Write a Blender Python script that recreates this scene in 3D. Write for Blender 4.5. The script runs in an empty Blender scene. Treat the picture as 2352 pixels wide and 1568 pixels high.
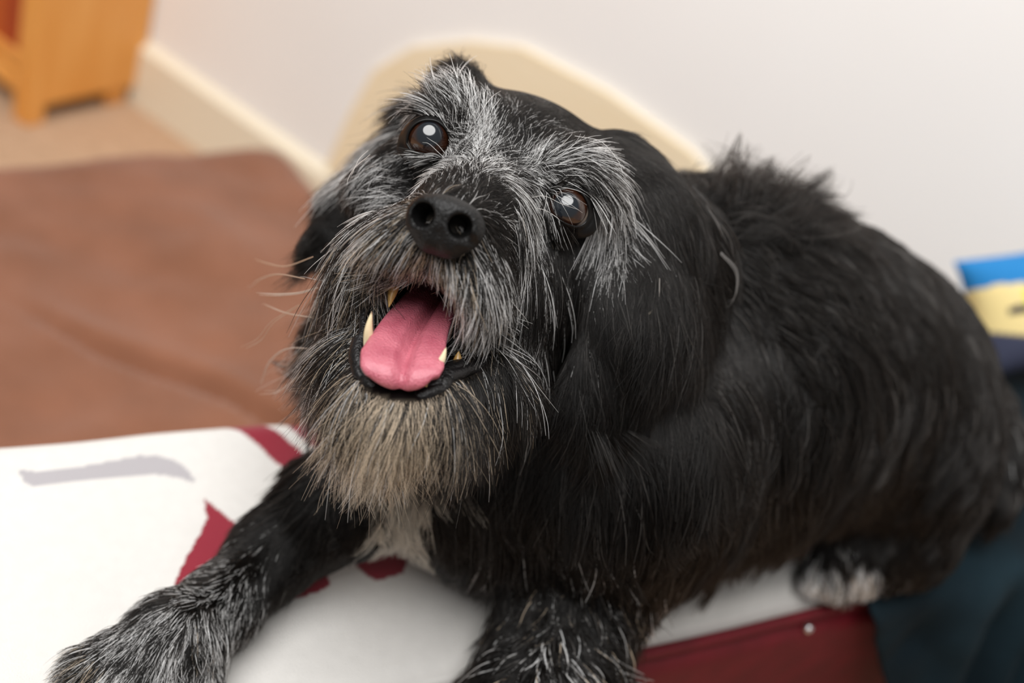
import bpy, bmesh, math, random
import numpy as np
from mathutils import Matrix, Vector, kdtree

random.seed(7)
RNG = np.random.default_rng(7)
scene = bpy.context.scene
COL = scene.collection

# ------------------------------------------------------------------ camera
FPX = 2352 * 40.0 / 36.0                      # 40 mm lens, focal length in pixels
_up = np.array([.325, .757, .567]); _up /= np.linalg.norm(_up)      # world up seen from the camera
_n = np.array([-.535, -.347, .770]); _n -= _up * (_n @ _up); _n /= np.linalg.norm(_n)
RW = np.array([np.cross(-_n, _up), -_n, _up])  # camera axes -> world axes
CAM = np.array([0.0, 0.0, .89])
cam_data = bpy.data.cameras.new('camera'); cam = bpy.data.objects.new('camera', cam_data)
COL.objects.link(cam)
M4 = np.eye(4); M4[:3, :3] = RW; M4[:3, 3] = CAM
cam.matrix_world = Matrix(M4.tolist())
cam_data.lens = 40; cam_data.sensor_width = 36; cam_data.clip_start = .02
cam_data.dof.use_dof = True
cam_data.dof.focus_distance = .445
cam_data.dof.aperture_fstop = 4.0
scene.camera = cam

# ------------------------------------------------------------------ light and exposure
world = bpy.data.worlds.new('world'); scene.world = world; world.use_nodes = True
wbg = world.node_tree.nodes['Background']
wbg.inputs[0].default_value = (1.0, .975, .95, 1); wbg.inputs[1].default_value = .26

def area_light(name, loc, aim, size, power, color):
    d = bpy.data.lights.new(name, 'AREA'); d.shape = 'DISK'; d.size = size; d.energy = power; d.color = color
    o = bpy.data.objects.new(name, d); COL.objects.link(o); o.location = loc
    o.rotation_euler = (Vector(aim) - Vector(loc)).to_track_quat('-Z', 'Y').to_euler()
    return o
area_light('ceiling_light', (-.30, -.20, 2.35), (-.28, .75, .6), 1.9, 68, (1.0, .99, .975))
cy = scene.cycles
cy.max_bounces = 4; cy.diffuse_bounces = 2; cy.glossy_bounces = 2; cy.transmission_bounces = 2; cy.transparent_max_bounces = 4
cy.use_adaptive_sampling = True; cy.adaptive_threshold = .035
scene.view_settings.view_transform = 'Standard'
scene.view_settings.look = 'None'
scene.view_settings.exposure = 0.0
scene.view_settings.gamma = 1.0
scene.view_settings.use_curve_mapping = False

# ------------------------------------------------------------------ helpers
def S(r, g, b):
    def c(x):
        x /= 255.0
        return x / 12.92 if x <= .04045 else ((x + .055) / 1.055) ** 2.4
    return (c(r), c(g), c(b), 1.0)

def P(u, v, t):                               # pixel of the photograph and depth -> camera space (arrays allowed)
    u = np.asarray(u, float); v = np.asarray(v, float); t = np.asarray(t, float)
    return np.stack([(u - 1176) / FPX * t, -(v - 784) / FPX * t, -t], -1)
def W(p):                                     # camera space -> world
    return np.asarray(p) @ RW.T + CAM
def ray(u, v):
    return RW @ np.array([(u - 1176) / FPX, -(v - 784) / FPX, -1.0])
def PZ(u, v, h):                              # point on a pixel ray at height h above the bench top, camera space
    d = ray(u, v); t = (.45 + h - CAM[2]) / d[2]
    return P(u, v, t)
def onz(u, v, z):
    d = ray(u, v); return CAM + d * (z - CAM[2]) / d[2]

def tag(o, label=None, cat=None, group=None, kind=None):
    if label: o['label'] = label
    if cat: o['category'] = cat
    if group: o['group'] = group
    if kind: o['kind'] = kind
    return o
def empty(name, loc, label=None, cat=None, group=None):
    o = bpy.data.objects.new(name, None); COL.objects.link(o); o.location = loc; o.empty_display_size = .02
    return tag(o, label, cat, group)
def mesh_obj(name, verts, faces, mat, parent=None, smooth=True, origin=None):
    verts = np.asarray(verts, float)
    base = np.zeros(3)
    if parent is not None:
        p = parent
        while p is not None:
            base = base + np.array(p.location); p = p.parent
    elif origin is not None:
        base = np.asarray(origin, float)
    me = bpy.data.meshes.new(name)
    me.from_pydata((verts - base).tolist(), [], [list(map(int, f)) for f in faces]); me.update()
    if mat: me.materials.append(mat)
    if smooth: me.polygons.foreach_set('use_smooth', [True] * len(me.polygons))
    o = bpy.data.objects.new(name, me); COL.objects.link(o)
    if parent is not None: o.parent = parent
    elif origin is not None: o.location = base
    return o
def bm_obj(name, bm, mat, parent=None, smooth=False, origin=None):
    bm.verts.ensure_lookup_table(); bm.verts.index_update()
    v = [tuple(x.co) for x in bm.verts]; f = [[q.index for q in x.verts] for x in bm.faces]
    bm.free()
    return mesh_obj(name, v, f, mat, parent, smooth, origin)
def box_bm(x0, x1, y0, y1, z0, z1, bevel=0.0, seg=2):
    bm = bmesh.new(); bmesh.ops.create_cube(bm, size=1)
    for v in bm.verts:
        v.co = Vector(((x0 + x1) / 2 + v.co.x * (x1 - x0), (y0 + y1) / 2 + v.co.y * (y1 - y0), (z0 + z1) / 2 + v.co.z * (z1 - z0)))
    if bevel: bmesh.ops.bevel(bm, geom=bm.edges[:], offset=bevel, segments=seg, affect='EDGES', profile=.5)
    return bm
def point_attr(o, name, cols):
    a = o.data.attributes.new(name, 'FLOAT_COLOR', 'POINT')
    c = np.ones((len(o.data.vertices), 4), np.float32); c[:, :3] = cols
    a.data.foreach_set('color', c.ravel())
def grid_faces(n, m, wrap_n=False, wrap_m=False):
    i = np.arange(n if wrap_n else n - 1)[:, None]; j = np.arange(m if wrap_m else m - 1)[None]
    i2 = (i + 1) % n; j2 = (j + 1) % m
    return np.stack([i * m + j, i2 * m + j, i2 * m + j2, i * m + j2], -1).reshape(-1, 4)
def catmull(pts, n):
    pts = np.asarray(pts, float); k = len(pts)
    ext = np.vstack([2 * pts[0] - pts[1], pts, 2 * pts[-1] - pts[-2]])
    s = np.linspace(0, k - 1 - 1e-9, n); i = s.astype(int); f = (s - i)[:, None]
    a, b, c, d = ext[i], ext[i + 1], ext[i + 2], ext[i + 3]
    return .5 * (2 * b + (c - a) * f + (2 * a - 5 * b + 4 * c - d) * f ** 2 + (3 * b - a - 3 * c + d) * f ** 3)
def tube(path, rad, n=10, cap=True):
    path = np.asarray(path, float); rad = np.broadcast_to(np.asarray(rad, float), (len(path),))
    tg = np.gradient(path, axis=0); tg /= np.linalg.norm(tg, axis=1)[:, None] + 1e-12
    ref = np.array([0, 0, 1.0]) if abs(tg[0, 2]) < .9 else np.array([1.0, 0, 0])
    vs = []; nrm = np.cross(tg[0], ref)
    for k in range(len(path)):
        nrm = nrm - tg[k] * (nrm @ tg[k]); nrm /= np.linalg.norm(nrm); b = np.cross(tg[k], nrm)
        a = np.linspace(0, 2 * math.pi, n, endpoint=False)[:, None]
        vs.append(path[k] + rad[k] * (np.cos(a) * nrm + np.sin(a) * b))
    v = np.vstack(vs); f = [list(x) for x in grid_faces(len(path), n, wrap_m=True)]
    if cap:
        f.append(list(range(n))[::-1]); f.append([len(v) - n + q for q in range(n)])
    return v, f
def vnoise(p, scale, seed=0):                 # smooth value noise, any dimension, -1..1
    p = np.asarray(p, float) / scale; i = np.floor(p).astype(np.int64); f = p - i; f = f * f * (3 - 2 * f)
    D = p.shape[-1]; out = np.zeros(p.shape[:-1])
    for c in range(2 ** D):
        h = np.full(p.shape[:-1], seed * 7919 + 13, np.int64); w = np.ones(p.shape[:-1])
        for d in range(D):
            b = (c >> d) & 1
            h = (h * 1000003) ^ ((i[..., d] + b) * (73856093 + 19349663 * d))
            w = w * (f[..., d] if b else 1 - f[..., d])
        h = (h ^ (h >> 13)) * 1274126177; h = (h ^ (h >> 16)) & 0xffff
        out = out + w * (h / 32767.5 - 1)
    return out

# ------------------------------------------------------------------ materials
def material(name, color=(.8, .8, .8, 1), rough=.6, **kw):
    m = bpy.data.materials.new(name); m.use_nodes = True
    b = m.node_tree.nodes['Principled BSDF']
    b.inputs['Base Color'].default_value = color; b.inputs['Roughness'].default_value = rough
    for k, v in kw.items(): b.inputs[k].default_value = v
    return m
def noise_color(m, c1, c2, scale=8, detail=4, bump=0.0, bscale=None, stretch=None):
    nt = m.node_tree; b = nt.nodes['Principled BSDF']
    tc = nt.nodes.new('ShaderNodeTexCoord'); src = tc.outputs['Object']
    if stretch:
        mp = nt.nodes.new('ShaderNodeMapping'); mp.inputs['Scale'].default_value = stretch
        nt.links.new(src, mp.inputs[0]); src = mp.outputs[0]
    n = nt.nodes.new('ShaderNodeTexNoise'); n.inputs['Scale'].default_value = scale; n.inputs['Detail'].default_value = detail
    nt.links.new(src, n.inputs['Vector'])
    r = nt.nodes.new('ShaderNodeValToRGB'); r.color_ramp.elements[0].position = .3; r.color_ramp.elements[1].position = .7
    r.color_ramp.elements[0].color = c1; r.color_ramp.elements[1].color = c2
    nt.links.new(n.outputs[0], r.inputs[0]); nt.links.new(r.outputs[0], b.inputs['Base Color'])
    if bump:
        n2 = nt.nodes.new('ShaderNodeTexNoise'); n2.inputs['Scale'].default_value = bscale or scale * 8; n2.inputs['Detail'].default_value = 3
        nt.links.new(src, n2.inputs['Vector'])
        bp = nt.nodes.new('ShaderNodeBump'); bp.inputs['Strength'].default_value = bump; bp.inputs['Distance'].default_value = .002
        nt.links.new(n2.outputs[0], bp.inputs['Height']); nt.links.new(bp.outputs[0], b.inputs['Normal'])
    return m
def attr_color(m, attr, bump=0.0, bscale=900):
    nt = m.node_tree; b = nt.nodes['Principled BSDF']
    a = nt.nodes.new('ShaderNodeAttribute'); a.attribute_name = attr
    nt.links.new(a.outputs['Color'], b.inputs['Base Color'])
    if bump:
        tc = nt.nodes.new('ShaderNodeTexCoord')
        n2 = nt.nodes.new('ShaderNodeTexNoise'); n2.inputs['Scale'].default_value = bscale; n2.inputs['Detail'].default_value = 3
        nt.links.new(tc.outputs['Object'], n2.inputs['Vector'])
        bp = nt.nodes.new('ShaderNodeBump'); bp.inputs['Strength'].default_value = bump; bp.inputs['Distance'].default_value = .001
        nt.links.new(n2.outputs[0], bp.inputs['Height']); nt.links.new(bp.outputs[0], b.inputs['Normal'])
    return m

m_wall = noise_color(material('wall_paint', rough=.85), S(247, 244, 241), S(250, 248, 246), 3, 3, .08, 300)
m_base = material('baseboard_paint', S(240, 230, 208), .45)
m_floor = noise_color(material('carpet', rough=.95), S(196, 160, 128), S(212, 176, 144), 60, 6, .8, 900)
m_pine = noise_color(material('pine_wood', rough=.45), S(234, 158, 72), S(246, 178, 96), 9, 5, .05, 60, (6, 6, .6))
m_tan = noise_color(material('pale_tan', rough=.6), S(248, 228, 192), S(251, 235, 204), 7, 4, .03, 60, (1, 1, 8))
m_brown = noise_color(material('brown_fleece', rough=.95, **{'Sheen Weight': .2, 'Sheen Roughness': .5, 'Specular IOR Level': .2}), S(122, 79, 57), S(139, 92, 69), 14, 6, .7, 700)
m_cover = attr_color(material('printed_cover', rough=.92, **{'Sheen Weight': .2}), 'print', .5, 1300)
m_red = noise_color(material('red_upholstery', rough=.6, **{'Specular IOR Level': .35}), S(88, 8, 20), S(106, 13, 28), 40, 4, .4, 900)
m_teal = noise_color(material('teal_cloth', rough=.95, **{'Specular IOR Level': .15}), S(4, 14, 20), S(24, 42, 50), 9, 5, .4, 600)
m_pillow = attr_color(material('pillow_print', rough=.85), 'print', .3, 900)
m_metal = material('stud_metal', (.7, .7, .72, 1), .3, Metallic=1.0)

# ------------------------------------------------------------------ the setting
WALL_Y = 1.16
st = lambda o: tag(o, kind='structure')
st(bm_obj('floor', box_bm(-3, 2.2, -1.6, WALL_Y + .1, -.05, 0), m_floor))
st(bm_obj('wall_back', box_bm(-3, 2.2, WALL_Y, WALL_Y + .1, 0, 2.5), m_wall))
bb = box_bm(-3, 2.2, WALL_Y - .016, WALL_Y, 0, .1, 0)
for v in bb.verts:
    if v.co.z > .05 and v.co.y < WALL_Y - .01: v.co.z = .09
st(bm_obj('baseboard_back', bb, m_base))

# pine bookcase: its side panel faces the camera
bc = empty('bookcase', (-1.33, 1.06, 0), 'orange pine bookcase standing on the carpet against the wall', 'bookcase')
BX = -1.152
def bpart(name, x0, x1, y0, y1, z0, z1, mat=m_pine, bev=.002): return bm_obj(name, box_bm(x0, x1, y0, y1, z0, z1, bev), mat, bc)
bpart('side_panel', BX - .02, BX, 0.985, 1.157, .028, 1.2)
bpart('side_panel', BX - .80, BX - .78, 0.985, 1.157, .028, 1.2)
for xx in (BX - .03, BX - .80): bpart('post', xx, xx + .03, .958, .988, 0, 1.2)
for xx in (BX - .026, BX - .796): bpart('foot', xx, xx + .02, 1.10, 1.135, 0, .03)
bpart('back_panel', BX - .79, BX - .01, 1.130, 1.138, .03, 1.19, bev=0)
for zz in (.055, .36, .68, 1.0, 1.18): bpart('shelf', BX - .78, BX - .02, .985, 1.13, zz, zz + .02)
bpart('kick_board', BX - .77, BX - .03, .968, .982, .03, .056)
bk = [('red', S(176, 70, 30), .035, .24), ('dark', S(70, 52, 58), .04, .26), ('orange', S(196, 92, 36), .03, .23), ('brown', S(110, 70, 50), .05, .25), ('blue', S(60, 66, 92), .03, .22)]
lab = ['dark purple-brown book at the end of the pine bookcase shelf', 'bright red-orange book beside the dark book on the shelf', 'burnt orange book third from the side panel of the bookcase', 'thick brown book fourth from the side panel of the bookcase', 'slate blue book farthest from the side panel on the shelf']
x = BX - .024
for k, q in enumerate([1, 0, 2, 3, 4]):
    nm, c, th, hh = bk[q]
    b = empty('book', (x - th / 2, 1.05, .075), lab[k], 'book', 'books on the lowest bookcase shelf')
    mc = material('book_cover_' + nm, c, .5); mp = material('book_pages', S(226, 214, 190), .8)
    bm_obj('cover', box_bm(x - th, x, .992, .998, .0755, .0755 + hh), mc, b)
    for xx in (x - th, x - .003): bm_obj('cover', box_bm(xx, xx + .003, .998, 1.115, .0755, .0755 + hh), mc, b)
    bm_obj('pages', box_bm(x - th + .0035, x - .0035, .999, 1.11, .079, .0725 + hh), mp, b)
    x -= th + .002

# thin pale tan panel standing on the baseboard against the wall
out = [(-.79, .1005), (-.777, .19), (-.759, .265), (-.715, .322), (-.64, .370), (-.572, .398), (-.45, .406), (-.33, .397), (-.27, .375), (-.225, .335), (-.20, .27), (-.195, .1005)]
n = len(out)
v = [(a, WALL_Y - .009, z) for a, z in out] + [(a, WALL_Y - .001, z) for a, z in out]
f = [list(range(n)), list(range(2 * n - 1, n - 1, -1))] + [[i, i + n, (i + 1) % n + n, (i + 1) % n] for i in range(n)]
o = mesh_obj('tan_panel', v, f, m_tan, smooth=False, origin=(-.5, WALL_Y - .005, .1))
tag(o, 'pale tan panel with rounded top corners leaning on the wall behind the dog', 'board')

# ------------------------------------------------------------------ draped box: a soft cover over a box
def fold_axis(p, a, r):
    s = np.sign(p); q = np.abs(p); L = r * math.pi / 2
    th = np.clip((q - (a - r)) / L, 0, 1) * math.pi / 2
    x = np.where(q <= a - r, q, a - r + r * np.sin(th)); d = np.where(q <= a - r, 0, r * (1 - np.cos(th)))
    d = d + np.clip(q - (a - r) - L, 0, None)
    return s * x, d

# brown fleece-covered seat
D2 = np.array([.284, .959]); Q2 = np.array([.959, -.284]); K0 = np.array([-.705, .935])
bl, bw = .98, .43
c0 = K0 - D2 * bl / 2 + Q2 * bw / 2
na, nb = 220, 130
A = np.linspace(-bl / 2 - .27, bl / 2 + .27, na); B = np.linspace(-bw / 2 - .27, bw / 2 + .27, nb)
ga, gb = np.meshgrid(A, B, indexing='ij')
xa, da = fold_axis(ga, bl / 2, .035); xb, db = fold_axis(gb, bw / 2, .03)
drop = np.minimum(da + db, .245)
hang = np.clip(drop / .2, 0, 1)
xa = xa + np.sign(ga) * (da > .02) * hang * (.018 * np.sin(gb * 38 + 1) + .02 * vnoise(np.stack([ga * 0, gb], -1), .06, 3))
xb = xb + np.sign(gb) * (db > .02) * hang * (.012 * np.sin(ga * 33) - .006)
top = 1 - np.clip(drop / .03, 0, 1)
wz = c0[0] + D2[0] * xa + Q2[0] * xb; wy = c0[1] + D2[1] * xa + Q2[1] * xb
hz = .25 - drop + top * (.007 * vnoise(np.stack([wz, wy], -1), .12, 5) + .003 * vnoise(np.stack([wz, wy], -1), .035, 6))
a0 = np.array([-.60, .516]); a1 = np.array([-.38, .592]); dd = (a1 - a0) / np.linalg.norm(a1 - a0)
rel = np.stack([wz - a0[0], wy - a0[1]], -1); al = rel @ dd; pe = rel @ np.array([-dd[1], dd[0]]) + .004 * np.sin(al * 30)
hz = hz - top * .020 * np.exp(-(pe / .005) ** 2) * (1 / (1 + np.exp(-(al - .03) / .02))) + top * .004 * np.exp(-((pe - .018) / .012) ** 2) * (1 / (1 + np.exp(-(al - .03) / .02)))
seat = empty('footstool', (c0[0], c0[1], 0), 'low square seat under a brown fleece throw left of the bench', 'seat')
mesh_obj('fleece_throw', np.stack([wz, wy, hz], -1).reshape(-1, 3), grid_faces(na, nb)[:, ::-1], m_brown, seat)
bx = box_bm(-bl / 2 + .02, bl / 2 - .02, -bw / 2 + .02, bw / 2 - .02, .03, .215, .01)
for q in bx.verts:
    a, b = q.co.x, q.co.y; q.co.x = c0[0] + D2[0] * a + Q2[0] * b; q.co.y = c0[1] + D2[1] * a + Q2[1] * b
bm_obj('frame', bx, m_pine, seat)
for sa in (-1, 1):
    for sb in (-1, 1):
        a, b = sa * (bl / 2 - .06), sb * (bw / 2 - .06); cx, cy = c0 + D2 * a + Q2 * b
        bm_obj('leg', box_bm(cx - .02, cx + .02, cy - .02, cy + .02, 0, .032), m_pine, seat)

# padded bench the dog lies on
DB = np.array([.48, .877]); DB /= np.linalg.norm(DB); QB = np.array([DB[1], -DB[0]])
q0, q1, s0, s1 = -.432, -.246, -.25, .98
bench = empty('padded_bench', tuple(DB * .35 + QB * (q0 + q1) / 2) + (0,), 'long narrow padded bench with white printed top and dark red side', 'bench')
RED = np.array(S(132, 22, 42)[:3]); GREY = np.array(S(164, 160, 163)[:3]); WHITE = np.array(S(208, 205, 201)[:3])
prints = [(RED, [(477, 970), (507, 966), (567, 960), (609, 978), (648, 1003), (690, 1036), (740, 1090), (720, 1130), (639, 1066), (596, 1028), (550, 996), (511, 977)]),
          (RED, [(618, 930), (652, 930), (699, 958), (760, 1011), (740, 1040), (682, 998), (656, 972)]),
          (RED, [(469, 1143), (494, 1164), (545, 1203), (640, 1260), (735, 1290), (751, 1316), (757, 1345), (738, 1358), (679, 1375), (606, 1401), (577, 1422), (480, 1440), (396, 1354), (409, 1318), (430, 1275), (460, 1224), (475, 1190)]),
          (RED, [(810, 1256), (883, 1228), (945, 1258), (925, 1316), (868, 1335), (843, 1326), (819, 1303)]),
          (GREY, [(38, 1079), (106, 1083), (213, 1070), (298, 1053), (362, 1050), (405, 1060), (435, 1083), (445, 1105), (409, 1096), (362, 1090), (298, 1094), (213, 1104), (128, 1113), (68, 1115)])]
def in_poly(pt, poly):
    x, y = pt[:, 0], pt[:, 1]; r = np.zeros(len(pt), bool); poly = np.asarray(poly)
    j = len(poly) - 1
    for i in range(len(poly)):
        xi, yi = poly[i]; xj, yj = poly[j]
        c = ((yi > y) != (yj > y)) & (x < (xj - xi) * (y - yi) / (yj - yi + 1e-12) + xi); r ^= c; j = i
    return r
nq = 260
hl, hw = (s1 - s0) / 2, (q1 - q0) / 2; sc_, qc_ = (s0 + s1) / 2, (q0 + q1) / 2
sk = .05
A = np.concatenate([np.linspace(-hl - sk, -.06 - sc_, 40)[:-1], np.linspace(-.06 - sc_, .46 - sc_, 470), np.linspace(.46 - sc_, hl + sk, 90)[1:]]); ns = len(A)
B = np.linspace(-hw - sk, hw + sk, nq)
ga, gb = np.meshgrid(A, B, indexing='ij')
xa, da = fold_axis(ga, hl, .02); xb, db = fold_axis(gb, hw, .016)
drop = np.minimum(da + db, .05)
wx = DB[0] * (sc_ + xa) + QB[0] * (qc_ + xb); wy = DB[1] * (sc_ + xa) + QB[1] * (qc_ + xb)
hz = .45 - drop + (drop < .004) * (.0012 * vnoise(np.stack([wx, wy], -1), .05, 8))
hz += .004 * np.exp(-((gb + hw) / .02) ** 2) * vnoise(np.stack([ga, ga * 0], -1), .05, 4)
verts = np.stack([wx, wy, hz], -1).reshape(-1, 3)
cov = mesh_obj('top_cover', verts, grid_faces(ns, nq)[:, ::-1], m_cover, bench)
cols = np.tile(WHITE, (len(verts), 1)) * (1 + .02 * vnoise(verts[:, :2], .004, 2))[:, None]
jit = np.stack([vnoise(verts[:, :2], .004, 21), vnoise(verts[:, :2], .004, 22)], -1) * .00035
for c, poly in prints:
    pp = np.array([onz(u, v_, .45)[:2] for u, v_ in catmull(poly + [poly[0]], 90)]) if c is GREY else np.array([onz(u, v_, .45)[:2] for u, v_ in poly])
    cols[in_poly(verts[:, :2] + jit, pp)] = c
point_attr(cov, 'print', cols)
def bench_box(name, sa, sb, qa, qb, za, zb, bev, mat):
    bm = box_bm(sa, sb, qa, qb, za, zb, bev, 4)
    for q in bm.verts:
        a, b = q.co.x, q.co.y; q.co.x = DB[0] * a + QB[0] * b; q.co.y = DB[1] * a + QB[1] * b
    return bm_obj(name, bm, mat, bench, smooth=True)
bench_box('base', s0 + .005, s1 - .005, q0 + .006, q1 + .010, .04, .437, .014, m_red)
for a in (s0 + .05, s1 - .05):
    for b in (q0 + .03, q1 - .03):
        bench_box('leg', a - .018, a + .018, b - .018, b + .018, 0, .05, .004, m_pine)
pth = np.array([[*(DB * s + QB * (q1 + .004)), .4405 + .0008 * math.sin(s * 40)] for s in np.linspace(s0 + .02, s1 - .02, 90)])
mesh_obj('piping', *tube(pth, .0035, 10), m_red, bench)
sp = DB * .505 + QB * (q1 + .0085)
bm = bmesh.new(); bmesh.ops.create_uvsphere(bm, u_segments=12, v_segments=8, radius=.0028)
for q in bm.verts: q.co = Vector((sp[0] + q.co.x, sp[1] + q.co.y, .4338 + q.co.z))
bm_obj('stud', bm, m_metal, bench, True)

# teal cloth over the far end of the bench
ns, nj = 150, 150
prof = np.array([(q0 - .05, .20), (q0 - .022, .30), (q0 - .010, .42), (q0 + .004, .452), (q0 + .03, .4545), (q1 - .03, .4545), (q1 + .002, .4545), (q1 + .022, .444), (q1 + .034, .40), (q1 + .06, .33), (q1 + .12, .26), (q1 + .22, .21), (q1 + .34, .17)])
prf = catmull(prof, nj)
fr = np.linspace(0, 1, ns)
V = np.zeros((ns, nj, 3))
for i in range(ns):
    for j in range(nj):
        q, z = prf[j]
        lo = .537 + 0.72 * max(0, .45 - z) * (1 if q > q1 else 0)
        s = lo + (.975 - lo) * fr[i] if z > .25 or q < q1 else lo + (1.0 - lo) * fr[i]
        V[i, j] = (s, q, z)
hangm = np.clip((.455 - V[..., 2]) / .05, 0, 1)
wob = .011 * np.sin(V[..., 0] * 75 + 3 * np.sin(V[..., 0] * 17)) + .006 * vnoise(V[..., [0, 2]], .03, 14)
V[..., 1] += hangm * wob * np.where(V[..., 1] > -.33, 1, .5)
V[..., 2] += (1 - hangm) * (.0015 + .0015 * vnoise(V[..., :2], .03, 12)) + hangm * .006 * vnoise(V[..., :2], .035, 13)
wv = np.stack([DB[0] * V[..., 0] + QB[0] * V[..., 1], DB[1] * V[..., 0] + QB[1] * V[..., 1], V[..., 2]], -1)
wv[..., 1] = np.minimum(wv[..., 1], WALL_Y - .03)
o = mesh_obj('throw_blanket', wv.reshape(-1, 3), grid_faces(ns, nj)[:, ::-1], m_teal, origin=tuple(DB * .7 + QB * q1) + (.45,))
tag(o, 'dark teal cloth draped in folds over the end of the bench', 'blanket')
md = o.modifiers.new('thickness', 'SOLIDIFY'); md.thickness = .002; md.offset = 1

# printed pillow at the far end of the bench by the wall
pc = W(P(2440, 742, .945)); pdir = RW @ np.array([.985, .17, 0]); pu = RW @ np.array([-.17, .985, 0.0]); pn = RW @ np.array([0, 0, 1.0])
n = 70
g = np.linspace(-1, 1, n); gu, gv = np.meshgrid(g, g, indexing='ij')
rr = np.clip(1 - np.abs(gu) ** 2.6, 0, 1) * np.clip(1 - np.abs(gv) ** 2.6, 0, 1); th = .035 * rr ** .5
pin = 1 - .07 * (np.abs(gu) ** 2) * (1 - gv ** 2); pin2 = 1 - .07 * (np.abs(gv) ** 2) * (1 - gu ** 2)
PW, PH = .096, .050
face = pc + (gu * pin)[..., None] * pdir * PW + (gv * pin2)[..., None] * pu * PH
fv = np.concatenate([(face + th[..., None] * pn).reshape(-1, 3), (face - th[..., None] * pn).reshape(-1, 3)])
ff = np.vstack([grid_faces(n, n), grid_faces(n, n)[:, ::-1] + n * n])
fv[:, 2] += .4598 - fv[:, 2].min()          # resting on the cloth
ua = np.concatenate([gu.ravel()] * 2); va = np.concatenate([gv.ravel()] * 2)
pcol = np.tile(np.array(S(236, 214, 150)[:3]), (len(fv), 1))
wv_ = .05 * np.sin(ua * 6)
pcol[va > .46 + wv_] = S(24, 120, 184)[:3]
pcol[(va > .36 + wv_) & (va <= .46 + wv_) & (ua > -.55)] = S(150, 60, 110)[:3]
pcol[(va < .36 + wv_) & (va > -.05 + .4 * (ua + .6)) & (ua > -.62)] = S(214, 216, 66)[:3]
pcol[(ua + .66) ** 2 * 5 + (va - .06) ** 2 * 9 < .05] = S(40, 44, 60)[:3]
pcol[(va < -.28 - .5 * (ua + .8)) ] = S(58, 62, 84)[:3]
pcol[(va < -.1) & (ua > -.55)] = S(44, 60, 92)[:3]
pil = mesh_obj('pillow', fv, ff, m_pillow, origin=tuple(pc - np.array([0, 0, .052])))
point_attr(pil, 'print', pcol)
tag(pil, 'blue pillow printed with yellow and cream patches behind the dog by the wall', 'pillow')

# ================================================================== the dog
dog_base = W(PZ(1500, 1000, 0.0)); dog_base[2] = .45
dog = empty('dog', tuple(dog_base), 'black wire-haired dog with grizzled face lying on the bench, mouth open', 'dog')

# ---- head frame (centimetres from the point between the eyes: x to the dog's left, y forward, z up)
HE = P(1144, 398, .460)
HX = np.array([.8810, -.468, .0678]); HX /= np.linalg.norm(HX)
HY = np.array([-.126, -.106, .987]); HY -= HX * (HX @ HY); HY /= np.linalg.norm(HY)
HZ = np.cross(HY, HX)
HR = np.array([HX, HY, HZ])
def H(x, y, z): return HE + .01 * (x * HX + y * HY + z * HZ)
EYES = [(P(985, 321, .4665), 0), (P(1301, 480, .4625), 1)]
ER = .0098

# ---- signed distance primitives, camera space
def d_ell(p, c, ax, s):                        # ax: 3 rows, s: semi-axes
    q = (p - c) @ np.asarray(ax).T / s
    k0 = np.linalg.norm(q, axis=-1); k1 = np.linalg.norm(q / s, axis=-1) + 1e-9
    return k0 * (k0 - 1) / k1
def d_cone(p, a, b, ra, rb, flat=None, fk=1.0):
    if flat is not None:                       # squash along an axis
        m = (a + b) / 2
        f = lambda x: x + (fk - 1) * ((x - m) @ flat)[..., None] * flat
        p, a, b = f(p), f(a), f(b)
    ba = b - a; h = np.clip(((p - a) @ ba) / (ba @ ba + 1e-12), 0, 1)
    return (np.linalg.norm(p - a - h[..., None] * ba, axis=-1) - (ra + (rb - ra) * h)) / (1 if flat is None else fk ** .5)
I3 = np.eye(3)
PR = []                                        # (op, k, function, box min, box max)
def ball(c, r, k=.02, op='+'):
    PR.append((op, k, lambda p: np.linalg.norm(p - c, axis=-1) - r, c - r, c + r))
def ell(c, s, k=.02, ax=I3, op='+'):
    s = np.asarray(s, float); m = s.max()
    PR.append((op, k, lambda p: d_ell(p, c, ax, s), c - m, c + m))
def chain(pts, rad, k=.02, op='+', flat=None, fk=1.0):
    for i in range(len(pts) - 1):
        a, b, ra, rb = np.array(pts[i]), np.array(pts[i + 1]), rad[i], rad[i + 1]
        PR.append((op, k, lambda p, a=a, b=b, ra=ra, rb=rb: d_cone(p, a, b, ra, rb, flat, fk), np.minimum(a, b) - max(ra, rb), np.maximum(a, b) + max(ra, rb)))

# torso
chain([P(1230, 1010, .575), P(1420, 945, .600), P(1640, 870, .635), P(1820, 850, .68), P(1950, 850, .725)], [.068, .083, .088, .085, .080], .03)
chain([P(1720, 700, .63), P(1560, 690, .60), P(1330, 600, .555), P(1190, 490, .52)], [.056, .050, .044, .038], .03)     # neck
chain([P(1180, 700, .545), P(1100, 940, .555), P(1050, 1080, .56)], [.046, .048, .042], .03)                              # throat and chest
ball(P(1430, 1030, .545), .052, .03)                                                                                    # near shoulder
chain([P(1440, 1040, .545), PZ(1370, 1240, .055), PZ(1290, 1450, .030), PZ(1230, 1620, .022), PZ(1190, 1740, .017)], [.05, .036, .025, .022, .022], .02)
chain([P(960, 1075, .55), PZ(785, 1155, .046), PZ(640, 1260, .024), PZ(505, 1390, .0185), PZ(405, 1470, .0195)], [.030, .0230, .0165, .0135, .0165], .016)
for u, v, r in [(222, 1535, .0105), (290, 1578, .0115), (370, 1595, .0115), (450, 1568, .0105)]:                          # toes of the near paw
    chain([PZ(405, 1470, .018), PZ(u, v, .012)], [.018, r], .006)
for u, v in [(1130, 1790), (1190, 1800), (1245, 1795)]:
    chain([PZ(1190, 1740, .017), PZ(u, v, .010)], [.016, .010], .005)
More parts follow.
